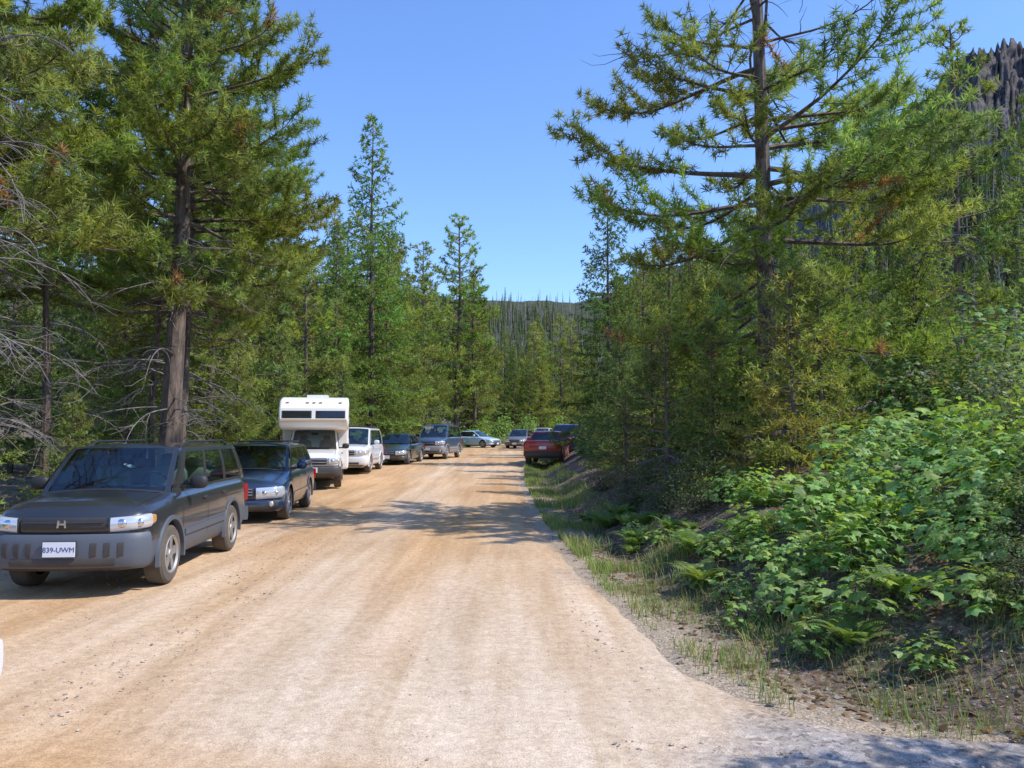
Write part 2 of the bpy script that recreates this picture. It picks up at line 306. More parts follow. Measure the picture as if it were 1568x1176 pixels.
def fir(seed,H=16,R=3.3,cb=.06,nb=120,tr=.17,ln=.22,wd=.07,deadlow=5,step=.15,droop=.2,col=(.20,.275,.078),thin=0.,stepb=.2,kk=5):
    r=np.random.default_rng(seed); tb=TB()
    v,f=tube([(0,0,0),(.03,0,H*.3),(0,.05,H*.7),(0,0,H)],[tr*1.2,tr*.8,tr*.4,.015],8); tb.add(v,f,1,(.5,.5,.5))
    A=[];B=[];C=[]; col=np.array(col)
    for i in range(nb):
        rel=(i+r.random())/nb; h=cb+(1-cb)*rel
        L=R*(1-rel)**.8*r.uniform(.6,1.15)+.25; az=i*2.399+r.normal(0,.3); e0=-.1-droop+rel*1.0+r.normal(0,.1)
        if r.random()<thin: L*=.4
        P=path((0,0,h*H),az,L,e0,e0+.45,7,r,.06,.15); v,f=tube(P,np.linspace(.012+.01*L,.006,len(P)),3); tb.add(v,f,1,(.5,.5,.5))
        bc=col*r.uniform(.65,1.3)*np.array([r.uniform(.85,1.25),1,1]); nl=max(3,int(L/stepb))
        for j in range(nl):
            s_=.12+.88*(j+r.random())/nl; q=s_*(len(P)-1); ii=int(min(q,len(P)-2)); pp=P[ii]+(P[ii+1]-P[ii])*(q-ii)
            sd=1 if j%2 else -1; bl=min(.95,L*(.10+.38*(1-s_))*r.uniform(.7,1.2)+.1); a=az+sd*r.uniform(.6,1.1)
            d=np.array([math.cos(a)*.95,math.sin(a)*.95,r.uniform(-.45,.05)]); m=max(2,int(bl/step)); ss=(np.arange(m)+.5)/m
            pts=pp+d*bl*ss[:,None]; pts[:,2]-=.12*bl*ss**2
            A.append(pts); B.append(np.tile(d,(m,1))+np.array([0,0,.15])); C.append(np.tile(bc*r.uniform(.8,1.2),(m,1))*(.8+.45*ss[:,None]))
        A.append(P[-2:]); B.append(np.tile(P[-1]-P[-2],(2,1))*3); C.append(np.tile(bc*1.2,(2,1)))
    A=np.concatenate(A);B=np.concatenate(B);C=np.concatenate(C)
    needles(tb,A,B,kk,ln,wd,C,r,.75)
    for i in range(deadlow):
        dead_branch(tb,(0,0,r.uniform(.05,.35)*H),r.uniform(0,6.28),r.uniform(.4,1)*R*.8,r.uniform(-.3,.2),r.uniform(-.9,-.1),.018,r,8,2,.1)
    return tb.mesh('fir',[M_needle,M_bark,M_dead])
PA=pine(11,H=16,R=4.0,cb=.28,nb=92,tr=.23,lean=.01,deadlow=28,hole=.2,shape=.6)
PB=pine(12,H=14,R=3.0,cb=.33,nb=72,tr=.16,lean=.03,deadlow=24,hole=.2)
PC=pine(13,H=15,R=2.9,cb=.2,nb=85,k=11,ln=.25,wd=.06,sp=.22,dens=4.8,tr=.16,lean=-.01,hole=.2,deadlow=6)
PD=pine(14,H=15,R=3.2,cb=.12,nb=90,k=11,ln=.25,wd=.06,sp=.22,dens=4.6,tr=.16,lean=.01,hole=.15,deadlow=5)
PR=pine(23,H=15,R=3.5,cb=.17,nb=100,tr=.18,lean=-.02,deadlow=8,deadtop=1.0,ds=.34,hole=.2,shape=.45,droop=.1,hexp=1.15,brown=.02)
PS=pine(31,H=13,R=1.9,cb=.2,nb=80,k=13,ln=.22,wd=.045,sp=.19,tr=.13,hole=.3,lean=0,dens=4.8,shape=.6,deadlow=8)
FA=fir(41); FB=fir(42,H=18,R=3.6,nb=135,thin=.1); FC=fir(43,H=14,R=2.8,nb=105,thin=.2,droop=.1)
FN=fir(47,H=7,R=2.3,nb=110,tr=.10,ln=.13,wd=.04,step=.10,stepb=.13,deadlow=6,cb=.03,thin=.12)
FS=fir(44,H=4,R=1.25,nb=80,tr=.06,ln=.11,wd=.032,step=.08,stepb=.11,deadlow=6,cb=.03,col=(.215,.26,.08),thin=.25)
FD=fir(45,H=3.6,R=1.0,nb=40,tr=.07,ln=.08,wd=.022,step=.16,stepb=.2,deadlow=32,cb=.05,col=(.17,.15,.06),thin=.4)
def tree(name,me,x,y,s,rot=None,tint=(1,1,1),sz=None,dz=-.15):
    r0=random.uniform(0,6.28) if rot is None else rot
    sc=s if sz is None else (s,s,sz)
    return link(name,me,(x,y,G(x,y)+dz),r0,sc,tint)
# hero left
tree('ponderosa_pine_tree',PA,-7.6,17.8,1.0,.4)
tree('ponderosa_pine_tree',PB,-7.9,18.9,1.05,1.2)
tree('ponderosa_pine_tree',PB,-9.0,12.8,.95,2.9)
tree('ponderosa_pine_tree',PA,-11.6,15.5,1.0,2.1)
tree('ponderosa_pine_tree',PB,-9.6,14.6,1.1,4.4)
tree('ponderosa_pine_tree',PA,-9.8,23.5,.95,5.0)
tree('ponderosa_pine_tree',PD,-11,29,.95,1)
tree('douglas_fir_tree',FB,-8.9,50,1.2,1,(.85,1,.9))
tree('douglas_fir_tree',FA,-10.2,46,.85,2,(.9,1,.9))
tree('ponderosa_pine_tree',PD,-9.9,38,.72,2)
tree('ponderosa_pine_tree',PD,-9.2,60,1.1,3)
tree('ponderosa_pine_tree',PC,-5.8,84,1.7,3,(.95,1.05,1),1.62)
tree('ponderosa_pine_tree',PD,-8.0,72,1.25,2)
tree('douglas_fir_tree',FB,-4.6,96,1.1,2)
tree('fir_sapling',FN,-9.6,33,.9,2); tree('fir_sapling',FN,-9.3,27,.7,3,(1.1,1,1)); tree('fir_sapling',FN,-9.9,20.5,.6,1); tree('fir_sapling',FN,-9.0,42,.8,5); tree('fir_sapling',FN,-7.9,53,.7,5)
tree('fir_sapling',FN,-8.6,10.9,.35,4,(1.1,1,1)); tree('fir_sapling',FN,-8.6,15.6,.4,4,(1.1,1,1))
# hero right
tree('ponderosa_pine_tree',PR,5.0,15.4,1.0,math.pi*.15)
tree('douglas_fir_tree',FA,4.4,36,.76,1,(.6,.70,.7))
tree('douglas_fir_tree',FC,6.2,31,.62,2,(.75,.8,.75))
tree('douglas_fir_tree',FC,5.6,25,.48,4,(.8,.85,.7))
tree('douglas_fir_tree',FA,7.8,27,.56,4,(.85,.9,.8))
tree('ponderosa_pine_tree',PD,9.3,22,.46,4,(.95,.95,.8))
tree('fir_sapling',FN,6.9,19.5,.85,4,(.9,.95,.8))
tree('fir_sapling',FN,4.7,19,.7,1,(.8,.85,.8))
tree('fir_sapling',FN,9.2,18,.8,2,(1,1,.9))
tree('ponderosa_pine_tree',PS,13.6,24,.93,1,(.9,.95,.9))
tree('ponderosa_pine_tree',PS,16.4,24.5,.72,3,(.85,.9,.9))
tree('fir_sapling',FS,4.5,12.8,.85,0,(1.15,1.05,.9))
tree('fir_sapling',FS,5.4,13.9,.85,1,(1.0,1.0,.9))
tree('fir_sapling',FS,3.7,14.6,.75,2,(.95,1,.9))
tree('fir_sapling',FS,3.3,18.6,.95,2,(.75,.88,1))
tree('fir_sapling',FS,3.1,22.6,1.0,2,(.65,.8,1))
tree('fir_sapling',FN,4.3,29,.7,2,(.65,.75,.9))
tree('dying_fir_sapling',FD,2.9,15,.9,0)
tree('dying_fir_sapling',FD,2.5,17.5,.6,2)
# off-frame trees beside the camera that shade the verge
tree('fir_sapling',FN,5.6,3.3,.74,1); tree('fir_sapling',FN,9.0,4.0,.7,3); tree('ponderosa_pine_tree',PD,14,4,.55,2)
HT={}
for me,h in ((PB,14),(PC,15),(PD,15),(FA,16),(FB,18),(FC,14)): HT[me.name]=h
protos=[PD,PC,FA,FB,FC,PC,FA]
def emax(t): return float(np.interp(t,[-.6,-.35,-.22,-.19,-.165,-.13,-.1,-.065,-.03,-.01,.03,.06,.1,.13,.2,.35,.5,.7],[.46,.42,.34,.3,.35,.3,.27,.25,.21,.16,.14,.20,.24,.24,.25,.24,.21,.2]))
def fill(n,xf,ylo,yhi,seed,mind=2.2,vis=True):
    r=np.random.default_rng(seed); pts=[]
    for _ in range(n*10):
        if len(pts)>=n: break
        y=r.uniform(ylo,yhi); x=xf(r,y)
        if vis and abs(x)/y>.78: continue
        if any((x-a)**2+(y-b)**2<mind**2 for a,b in pts): continue
        me=protos[int(r.integers(0,len(protos)))]; g_=G(x,y)
        s_=(1.8+emax(x/y)*y*r.uniform(.68,1.0)-g_)/HT[me.name]
        if s_<.28: continue
        s_=min(s_,1.25); pts.append((x,y))
        g=r.uniform(.75,1.1); tree('ponderosa_pine_tree' if me in (PD,PC) else 'douglas_fir_tree',me,x,y,float(s_),float(r.uniform(0,6.28)),(g*r.uniform(.9,1.15),g,g))
fill(30,lambda r,y: float(el(y))-3.2-r.random()**1.3*20,12,75,5)
fill(16,lambda r,y: float(el(y))-2.5-r.random()*22,70,140,6,3)
fill(20,lambda r,y: float(er(y))+8+r.random()*26,24,75,8,2.6)
fill(13,lambda r,y: float(er(y))+3.2+r.random()*8,34,75,9,2.4)
fill(18,lambda r,y: float(er(y))+4+r.random()*60,72,150,10,3.5)
r=np.random.default_rng(12)
for i in range(13):
    x=r.uniform(-3,14); y=r.uniform(100,135)
    if el(y)-1<x<er(y)+1: x=float(el(y))-r.uniform(2,8)
    tree('douglas_fir_tree',[FA,FB,FC][i%3],float(x),float(y),float(r.uniform(.6,.88)),None,(.9,.9,.9))
def dead_tree(seed,H,tr,nb,L):
    r=np.random.default_rng(seed); tb=TB(); P=np.array([(0,0,0),(.1,0,H*.4),(-.05,.1,H*.75),(0,0,H)]); v,f=tube(P,[tr,tr*.8,tr*.5,.03],8); tb.add(v,f,1,(.5,)*3)
    for i in range(nb):
        h=r.uniform(.2,1)*H; dead_branch(tb,(0,0,h),r.uniform(0,6.28),L*r.uniform(.5,1.1),r.uniform(-.1,.5),r.uniform(-1.4,-.6),.022,r,12,2,.1)
    return tb.mesh('dead_tree',[M_needle,M_bark,M_dead])
DT=dead_tree(51,9,.13,34,2.2)
tree('dead_pine_tree',DT,-7.9,11.2,.95,0); tree('dead_pine_tree',DT,-9.2,20.5,.8,4); tree('dead_pine_tree',DT,-9.6,16.4,.8,2)
tree('dead_pine_tree',DT,-7.6,9.2,1.05,2.2)
tree('dead_pine_tree',DT,11.4,21,.55,1)
# ------------------------------------------------------------ broadleaf bushes
def leafshape(kind):
    if kind=='maple':
        ang=np.radians([-165,-125,-100,-62,-32,0,32,62,100,125,165]); rad=np.array([.35,.72,.5,.92,.62,1.05,.62,.92,.5,.72,.35])
    elif kind=='fern':
        ang=np.radians([-90,-12,-4,0,4,12,90]); rad=np.array([.07,.45,.85,1.05,.85,.45,.07])
    else:
        ang=np.radians([-150,-90,-45,-18,0,18,45,90,150]); rad=np.array([.5,.42,.6,.9,1.05,.9,.6,.42,.5])
    p=np.stack([rad*np.cos(ang),rad*np.sin(ang),-.25*rad**2*np.abs(np.sin(ang))-.12*rad**2],1)
    V=np.concatenate([[[0,0,0]],p]); n=len(p); F=np.array([[0,i+1,(i+1)%n+1] for i in range(n)]); return V,F
def leaves(tb,P,Nn,Dd,size,col,kind,mi,r):
    V0,F0=leafshape(kind); n=len(P); Nn=nrm(Nn); Dd=nrm(Dd-Nn*np.sum(Dd*Nn,1,keepdims=True)); S_=np.cross(Nn,Dd)
    V=P[:,None]+size[:,None,None]*(V0[None,:,0:1]*Dd[:,None]+V0[None,:,1:2]*S_[:,None]+V0[None,:,2:3]*Nn[:,None])
    F=F0[None]+(np.arange(n)*len(V0))[:,None,None]; C=np.repeat(col,len(V0),0)
    tb.add(V.reshape(-1,3),F.reshape(-1,3),mi,C)
def bush(seed,rx,rz_,n,size,col,kind,stems=14,up=.9):
    r=np.random.default_rng(seed); tb=TB(); lob=r.normal(size=(7,3)); lob[:,2]=np.abs(lob[:,2]); lob=nrm(lob)
    d=r.normal(size=(n,3)); d[:,2]=np.abs(d[:,2])*.9; d=nrm(d); bumpy=1+.55*np.max(d@lob.T,axis=1)**8-.26
    q=(r.random(n)**.38)*bumpy*(1+r.normal(0,.09,n)); P=d*q[:,None]*np.array([rx,rx,rz_]); P[:,2]+=.05
    Nn=np.array([.3,-.1,up])+d*.5+r.normal(0,.36,(n,3)); Dd=d+r.normal(0,.5,(n,3)); Dd[:,2]-=.2
    c=np.array(col)*r.uniform(.6,1.35,(n,1))*np.stack([r.uniform(.85,1.25,n),np.ones(n),r.uniform(.7,1.2,n)],1)
    leaves(tb,P,Nn,Dd,size*r.uniform(.45,1.2,n),c,kind,0,r)
    for i in range(stems):
        e=P[int(r.integers(0,n))]; b0=np.array([r.normal(0,.1),r.normal(0,.1),-.1]); m=(e+b0)/2+np.array([0,0,.12]); v,f=tube([b0,m,e],[.012,.009,.004],3); tb.add(v,f,1,(.5,)*3)
    return tb.mesh('bush',[M_leaf,M_bark])
def fern(seed):
    r=np.random.default_rng(seed); tb=TB()
    for i in range(13):
        a=i*2.4+r.normal(0,.2); L=r.uniform(.45,.75); P=path((0,0,0),a,L,r.uniform(.7,1.2),-.5,9,r,.04,0); v,f=tube(P,np.linspace(.006,.002,len(P)),3); tb.add(v,f,0,(.16,.22,.06))
        ss=np.linspace(.15,1,22); q=ss*(len(P)-1); ii=np.minimum(q.astype(int),len(P)-2); pp=P[ii]+(P[ii+1]-P[ii])*(q-ii)[:,None]; d=nrm(P[ii+1]-P[ii])
        sd=nrm(np.cross(d,[0,0,1])); up=nrm(np.cross(sd,d)); sz=.13*np.clip(np.sin(np.clip(ss*1.1,0,1)*math.pi),0,1)**.7*(1.15-ss)+.015; cc=np.tile(np.array([.20,.31,.085])*r.uniform(.7,1.2),(22,1))
        for s_ in(-1,1): leaves(tb,pp,up,sd*s_+d*.35,sz,cc,'fern',0,r); 
    return tb.mesh('fern',[M_leaf])
TH=[bush(60+i,.75,.85,400,.105,(.235,.385,.115),'maple') for i in range(3)]
THs=bush(66,.5,.42,110,.095,(.24,.38,.115),'maple')
SH=[bush(70+i,1.0,1.3,2300,.048,(.17,.25,.09),'oval',40,.5) for i in range(2)]
SHB=bush(75,1.0,1.5,1700,.08,(.19,.31,.09),'maple',30,.6)
FE=[fern(80),fern(81)]
i=0
for (x,y,s_) in [(2.8,8.1,.55),(3.15,7.4,.68),(3.6,7.9,.75),(4.3,7.5,.8),(3.5,9.0,.78),(4.3,9.0,.85),(5.1,8.4,.95),(5.4,9.8,.95),(4.2,10.4,.8),(5.0,11.2,.9),(6.3,10.8,1.0),(7.0,9.4,1.05),(3.4,11,.6),(4.8,7.0,.75),(6.4,8.3,1.0),(7.8,11.5,1.1),(6.2,13,1.0),(3.9,6.8,.62),(2.9,9.6,.55),(3.3,12,.55)]:
    tree('thimbleberry_bush',TH[i%3],x,y,s_,None,(1,1,1) if i%2 else (1.1,1.08,1),dz=-.02); i+=1
for (x,y,s_) in [(2.1,7.3,.6),(2.4,6.4,.6),(2.9,6.5,.85),(2.1,9.1,.5),(2.5,9.6,.7),(3.5,6.1,.85),(2.4,10.8,.6),(4.2,6.0,.8),(2.2,11.8,.6),(2.0,13,.5),(2.5,7.1,.8),(3.0,5.8,.55),(2.3,8.4,.6),(3.7,5.6,.5)]:
    tree('thimbleberry_plant',THs,x,y,s_,None,(1,1,1),dz=0)
r=np.random.default_rng(91)
for k_ in range(46):
    y=5.6+r.random()*11; x=float(er(y))+r.uniform(.8,3.0); tree('fern',FE[k_%2],x,y,float(r.uniform(.45,1.0)),None,(float(r.uniform(.8,1.1)),.95,.9),dz=0)
for (x,y,s_,t) in [(5.2,7.0,.7,.95),(6.0,7.6,.95,1.05),(7.3,8.4,1.05,1.05),(6.0,9.3,.9,.95),(8.5,10.2,1.15,1),(8.2,13.5,1.15,.8),(10.2,14,1.3,.8),(5.0,6.3,.6,1.05),(4.3,6.6,.5,1.0),(2.9,12.4,.5,.6),(2.6,13.6,.55,.55),(3.1,13.9,.6,.6),(2.3,15.2,.45,.6),(2.9,16.5,.6,.6),(3.8,6.0,.4,.8),(2.2,19,.5,.6)]:
    tree('small_leaf_shrub',SH[i%2],x,y,s_,None,(t*1.15,t,t*1.3),dz=-.02); i+=1
for (x,y,s_,t) in [(9.3,15.5,1.35,1.0),(11.5,18,1.5,1.0),(8.2,17,1.3,.9),(14,20,1.5,.9),(13,16,1.2,.8),(3.9,17,.9,.6),(4.8,20,1.2,.55),(3.2,25,.9,.7),(2.9,30,.7,.7),(3.9,36,1.2,.7),(5.5,42,1.5,.8),(6.5,50,1.7,.9),(9,60,2,1)]:
    tree('maple_shrub',SHB,x,y,s_,None,(t,t,t),dz=-.1)
r=np.random.default_rng(77)
for k_ in range(28):
    y=6+k_*2.4+r.uniform(-1,1); x=float(el(y))-r.uniform(1.2,4.5); s_=float(r.uniform(.5,1.0)); g=float(r.uniform(.7,1.15))
    tree('understory_shrub',[SH[0],SH[1],SHB][k_%3],x,y,s_,None,(g*1.15,g,g),dz=-.15)
for (x,y,s_) in [(-4.6,76,1.2),(-3.3,84,1.6),(-1,90,1.8),(2,97,1.8),(-5.5,66,1.2),(6,104,2),(9.5,74,1.6),(13,84,2)]:
    tree('understory_shrub',SHB,x,y,s_,None,(1.2,1.2,1),dz=-.2)
# ------------------------------------------------------------ grass
def grass(name,n,sx,sy,seed,h0,h1,wd,cl,thr=.0,dryp=.25):
    r=np.random.default_rng(seed); y=sy(r,n); x=sx(r,y,n); keep=(fbm(x*1.4,y*1.4,3)+r.normal(0,.08,n))>thr; x=x[keep];y=y[keep]; n=len(x)
    z=gz(x,y)-.01; h=r.uniform(h0,h1,n)*(.5+1.0*np.clip(fbm(x*3,y*3)*1.5+.5,0,1)); a=r.uniform(0,6.28,n); dx=np.cos(a);dy=np.sin(a); le=r.uniform(.2,.9,n)*h
    B=np.stack([x,y,z],1); s_=np.stack([-dy,dx,np.zeros(n)],1)*wd*.5; mid=B+np.stack([dx*le*.35,dy*le*.35,h*.6],1); tip=B+np.stack([dx*le,dy*le,h],1)
    V=np.concatenate([B-s_,B+s_,mid-s_*.7,mid+s_*.7,tip]); i=np.arange(n)
    F=np.concatenate([np.stack([i,i+n,i+3*n],1),np.stack([i,i+3*n,i+2*n],1),np.stack([i+2*n,i+3*n,i+4*n],1)])
    c=np.array(cl)*r.uniform(.6,1.35,(n,1)); dry=r.random(n)<dryp; c[dry]=np.array([.40,.32,.17])*r.uniform(.7,1.2,(dry.sum(),1)); c=np.tile(c,(5,1))
    tb=TB(); tb.add(V,F,0,c); link(name,tb.mesh(name,[M_grass]))
grass('roadside_grass',46000,lambda r,y,n: er(y)+.05+r.random(n)**1.5*1.5,lambda r,n: 9.5+r.random(n)**1.1*36,1,.05,.20,.010,(.21,.31,.08),.02,.25)
grass('verge_grass',16000,lambda r,y,n: er(y)-.05+r.random(n)**1.2*3.2,lambda r,n: r.uniform(4.6,10,n),2,.04,.17,.007,(.19,.28,.075),.04,.25)
grass('forest_edge_grass',50000,lambda r,y,n: el(y)+.25-r.random(n)**1.3*4,lambda r,n: 6+r.random(n)*70,3,.08,.34,.014,(.19,.27,.075),-.04,.3)
grass('meadow_grass',9000,lambda r,y,n: el(y)-r.random(n)*5,lambda r,n: r.uniform(60,100,n),4,.3,.7,.05,(.22,.32,.08),-.2)
# ------------------------------------------------------------ stones, litter
M_stone,t_,b_=newmat('gravel_stone'); a_=N(t_,'ShaderNodeAttribute',attribute_name='Col'); t_.links.new(a_.outputs['Color'],b_.inputs['Base Color']); b_.inputs['Roughness'].default_value=.9
def stones(name,n,fx,fy,seed,s0,s1,cl=(.42,.36,.30)):
    r=np.random.default_rng(seed); y=fy(r,n); x=fx(r,y,n); z=np.where((x<er(y)-.4)&(x>el(y)+.4),rz(y)+.008,gz(x,y)); s_=s0+(s1-s0)*r.random(n)**4
    o=np.array([(1,0,0),(-1,0,0),(0,1,0),(0,-1,0),(0,0,.6),(0,0,-.6),(.7,.7,.3),(-.7,.7,.3),(-.7,-.7,.3),(.7,-.7,.3)],float)
    F0=np.array([(0,6,4),(6,2,4),(2,7,4),(7,1,4),(1,8,4),(8,3,4),(3,9,4),(9,0,4),(6,0,5),(2,6,5),(7,2,5),(1,7,5),(8,1,5),(3,8,5),(9,3,5),(0,9,5)])
    a=r.uniform(0,6.28,n); ca,sa=np.cos(a),np.sin(a); O=o[None]*r.uniform(.7,1.2,(n,10,1)); OX=O[...,0]*ca[:,None]-O[...,1]*sa[:,None]; OY=(O[...,0]*sa[:,None]+O[...,1]*ca[:,None])*.8
    V=np.stack([x[:,None]+OX*s_[:,None],y[:,None]+OY*s_[:,None],z[:,None]+O[...,2]*s_[:,None]],-1).reshape(-1,3); F=(F0[None]+(np.arange(n)*10)[:,None,None]).reshape(-1,3)
    c=np.array(cl)*r.uniform(.5,1.3,(n,1)); tb=TB(); tb.add(V,F,0,np.repeat(c,10,0)); link(name,tb.mesh(name,[M_stone]))
stones('gravel',18000,lambda r,y,n: np.where(r.random(n)<.55,r.uniform(.6,4.5,n)+0*y,el(y)+r.random(n)**1.5*4.5),lambda r,n: 3+r.random(n)**1.7*11,1,.004,.017)
stones('road_stones',5000,lambda r,y,n: el(y)+r.random(n)*(er(y)-el(y)),lambda r,n: 3+r.random(n)**1.3*25,2,.003,.012,(.50,.39,.27))
stones('bank_rocks',450,lambda r,y,n: er(y)-.1+r.random(n)*2,lambda r,n: r.uniform(4.8,16,n),3,.01,.045,(.22,.18,.14))
def litter(n,seed):
    r=np.random.default_rng(seed); y=r.uniform(4.7,14,n); x=er(y)+.2+r.random(n)*3.5; P=np.stack([x,y,gz(x,y)+.012],1); tb=TB()
    c=np.array([.24,.15,.085])*r.uniform(.5,1.5,(n,1)); leaves(tb,P,np.array([0,0,1.])+r.normal(0,.35,(n,3)),r.normal(size=(n,3)),r.uniform(.015,.05,n),c,'oval',0,r)
    for i in range(90):
        j=int(r.integers(0,n)); a=r.uniform(0,6.28); L=r.uniform(.1,.5); p=P[j]; v,f=tube([p,p+np.array([math.cos(a)*L*.5,math.sin(a)*L*.5,.03]),p+np.array([math.cos(a)*L,math.sin(a)*L,.01])],[.006,.005,.002],3); tb.add(v,f,0,(.20,.16,.12))
    link('leaf_litter',tb.mesh('leaf_litter',[M_grass]))
litter(5000,5)
# ------------------------------------------------------------ vehicles
def simple(n,c,rough=.5,metal=0,coat=0,dust=0):
    m,t,b=newmat(n); b.inputs['Base Color'].default_value=(*c,1); b.inputs['Roughness'].default_value=rough; b.inputs['Metallic'].default_value=metal
    b.inputs['Coat Weight'].default_value=coat; b.inputs['Coat Roughness'].default_value=.06
    if dust:
        tc=N(t,'ShaderNodeTexCoord'); n1=noise(t,3,5,tc.outputs['Object']); sp=N(t,'ShaderNodeSeparateXYZ'); t.links.new(tc.outputs['Object'],sp.inputs[0])
        mr=N(t,'ShaderNodeMapRange'); mr.inputs[1].default_value=1.1; mr.inputs[2].default_value=.2; mr.inputs[3].default_value=.1; mr.inputs[4].default_value=1.1; t.links.new(sp.outputs[2],mr.inputs[0])
        mu=N(t,'ShaderNodeMath',operation='MULTIPLY'); t.links.new(n1.outputs[0],mu.inputs[0]); t.links.new(mr.outputs[0],mu.inputs[1])
        mu2=N(t,'ShaderNodeMath',operation='MULTIPLY'); t.links.new(mu.outputs[0],mu2.inputs[0]); mu2.inputs[1].default_value=dust
        t.links.new(mix(t,c,(.40,.31,.22),mu2.outputs[0]),b.inputs['Base Color'])
        r_=N(t,'ShaderNodeMath',operation='ADD'); t.links.new(mu2.outputs[0],r_.inputs[0]); r_.inputs[1].default_value=rough; t.links.new(r_.outputs[0],b.inputs['Roughness'])
    return m
m_black=simple('black_plastic',(.02,.02,.021),.55,0,0,.25); m_tire=simple('tire_rubber',(.03,.029,.028),.85,0,0,.38); m_rim=simple('alloy_rim',(.45,.45,.45),.35,.8,0,.3)
m_int=simple('car_interior',(.035,.035,.035),.8); m_chrome=simple('chrome',(.7,.7,.72),.18,1); m_red=simple('tail_lamp',(.35,.01,.01),.15,0,.6); m_amber=simple('amber_lamp',(.5,.24,.06),.2,0,.6)
m_plate=simple('licence_plate',(.75,.77,.8),.5); m_ink=simple('plate_ink',(.03,.05,.2),.6); m_seat=simple('seat_fabric',(.22,.22,.21),.9)
m_lamp=simple('headlamp_glass',(.62,.64,.66),.12,.35,.8)
def glassm():
    m,t,b=newmat('car_glass')
    tr=N(t,'ShaderNodeBsdfTransparent'); tr.inputs[0].default_value=(.70,.86,.82,1); fr_=N(t,'ShaderNodeFresnel'); fr_.inputs[0].default_value=1.5
    gl=N(t,'ShaderNodeBsdfGlossy'); gl.inputs['Roughness'].default_value=.03
    mr=N(t,'ShaderNodeMath',operation='MULTIPLY_ADD'); mr.inputs[1].default_value=1.2; mr.inputs[2].default_value=.08; t.links.new(fr_.outputs[0],mr.inputs[0])
    ms=N(t,'ShaderNodeMixShader'); t.links.new(mr.outputs[0],ms.inputs[0]); t.links.new(tr.outputs[0],ms.inputs[1]); t.links.new(gl.outputs[0],ms.inputs[2]); t.links.new(ms.outputs[0],t.nodes['Material Output'].inputs[0]); return m
m_glass=glassm(); m_dkglass=simple('tinted_glass',(.02,.024,.028),.05,0,.5)
PAINT,CLAD,BLACK,GLASS,LAMP,CHROME,TIRE,RIM,INT,RED,PLATE,AMBER,SEAT,DGLASS=range(14)
class MB:
    def __init__(s): s.v=[];s.f=[];s.m=[]
    def add(s,V,F,m):
        n=len(s.v); s.v+= [tuple(map(float,p)) for p in V]; s.f+=[tuple(int(i)+n for i in f) for f in F]; s.m+=([m]*len(F) if isinstance(m,int) else list(m))
    def box(s,c,d,m,rz_=0,taper=1):
        x,y,z=[q/2 for q in d]; V=[]
        for sz in(-1,1):
            k=1 if sz<0 else taper
            for sx,sy in((-1,-1),(1,-1),(1,1),(-1,1)):
                px,py=sx*x*k,sy*y*k; V.append((c[0]+px*math.cos(rz_)-py*math.sin(rz_),c[1]+px*math.sin(rz_)+py*math.cos(rz_),c[2]+sz*z))
        s.add(V,[(3,2,1,0),(4,5,6,7),(0,1,5,4),(1,2,6,5),(2,3,7,6),(3,0,4,7)],m)
    def ell(s,c,d,m,p=.6,nu=14,nv=8):
        V=[];F=[]
        sg=lambda a,q: math.copysign(abs(a)**q,a)
        for i in range(nv+1):
            ph=-math.pi/2+math.pi*i/nv
            for j in range(nu):
                th=2*math.pi*j/nu; V.append((c[0]+d[0]/2*sg(math.cos(ph),p)*sg(math.cos(th),p),c[1]+d[1]/2*sg(math.cos(ph),p)*sg(math.sin(th),p),c[2]+d[2]/2*sg(math.sin(ph),p)))
        for i in range(nv):
            for j in range(nu): F.append((i*nu+j,i*nu+(j+1)%nu,(i+1)*nu+(j+1)%nu,(i+1)*nu+j))
        s.add(V,F,m)
    def tube(s,P,R,m,k=6):
        v,f=tube(P,R if hasattr(R,'__len__') else [R]*len(P),k); s.add(v,f,m)
    def lathe(s,prof,c,m,k=28,axis=0):
        V=[];F=[];n=len(prof)
        for j in range(k):
            a=2*math.pi*j/k
            for (xx,rr_) in prof: 
                if axis==0: V.append((c[0]+xx,c[1]+rr_*math.cos(a),c[2]+rr_*math.sin(a)))
                else: V.append((c[0]+rr_*math.cos(a),c[1]+xx-.4*rr_*math.sin(a),c[2]+rr_*math.sin(a)))
        for j in range(k):
            for i in range(n-1): F.append((j*n+i,j*n+i+1,((j+1)%k)*n+i+1,((j+1)%k)*n+i))
        s.add(V,F,m)
    def obj(s,name,mats,parent,smooth=35,bev=0):
        me=bpy.data.meshes.new(name); me.from_pydata(s.v,[],s.f)
        for m in mats: me.materials.append(m)
        me.polygons.foreach_set('material_index',s.m)
        me.polygons.foreach_set('use_smooth',[True]*len(me.polygons)); me.validate(); me.update()
        import bmesh
        bm=bmesh.new(); bm.from_mesh(me); bmesh.ops.remove_doubles(bm,verts=bm.verts,dist=.0004); bmesh.ops.recalc_face_normals(bm,faces=bm.faces); bm.to_mesh(me); bm.free()
        if smooth: me.set_sharp_from_angle(angle=math.radians(smooth))
        o=bpy.data.objects.new(name,me); COL.objects.link(o); o.parent=parent
        if bev:
            b=o.modifiers.new('b','BEVEL'); b.width=bev; b.segments=3; b.limit_method='ANGLE'; b.angle_limit=math.radians(40); b.harden_normals=False
        return o
def text(txt,size,loc,parent,rot=(math.pi/2,0,0),mat=None):
    c=bpy.data.curves.new('plate_text','FONT'); c.body=txt; c.size=size; c.align_x='CENTER'; c.align_y='CENTER'; c.extrude=.001; c.materials.append(mat or m_ink)
    o=bpy.data.objects.new('plate_text',c); COL.objects.link(o); o.parent=parent; o.location=loc; o.rotation_euler=rot
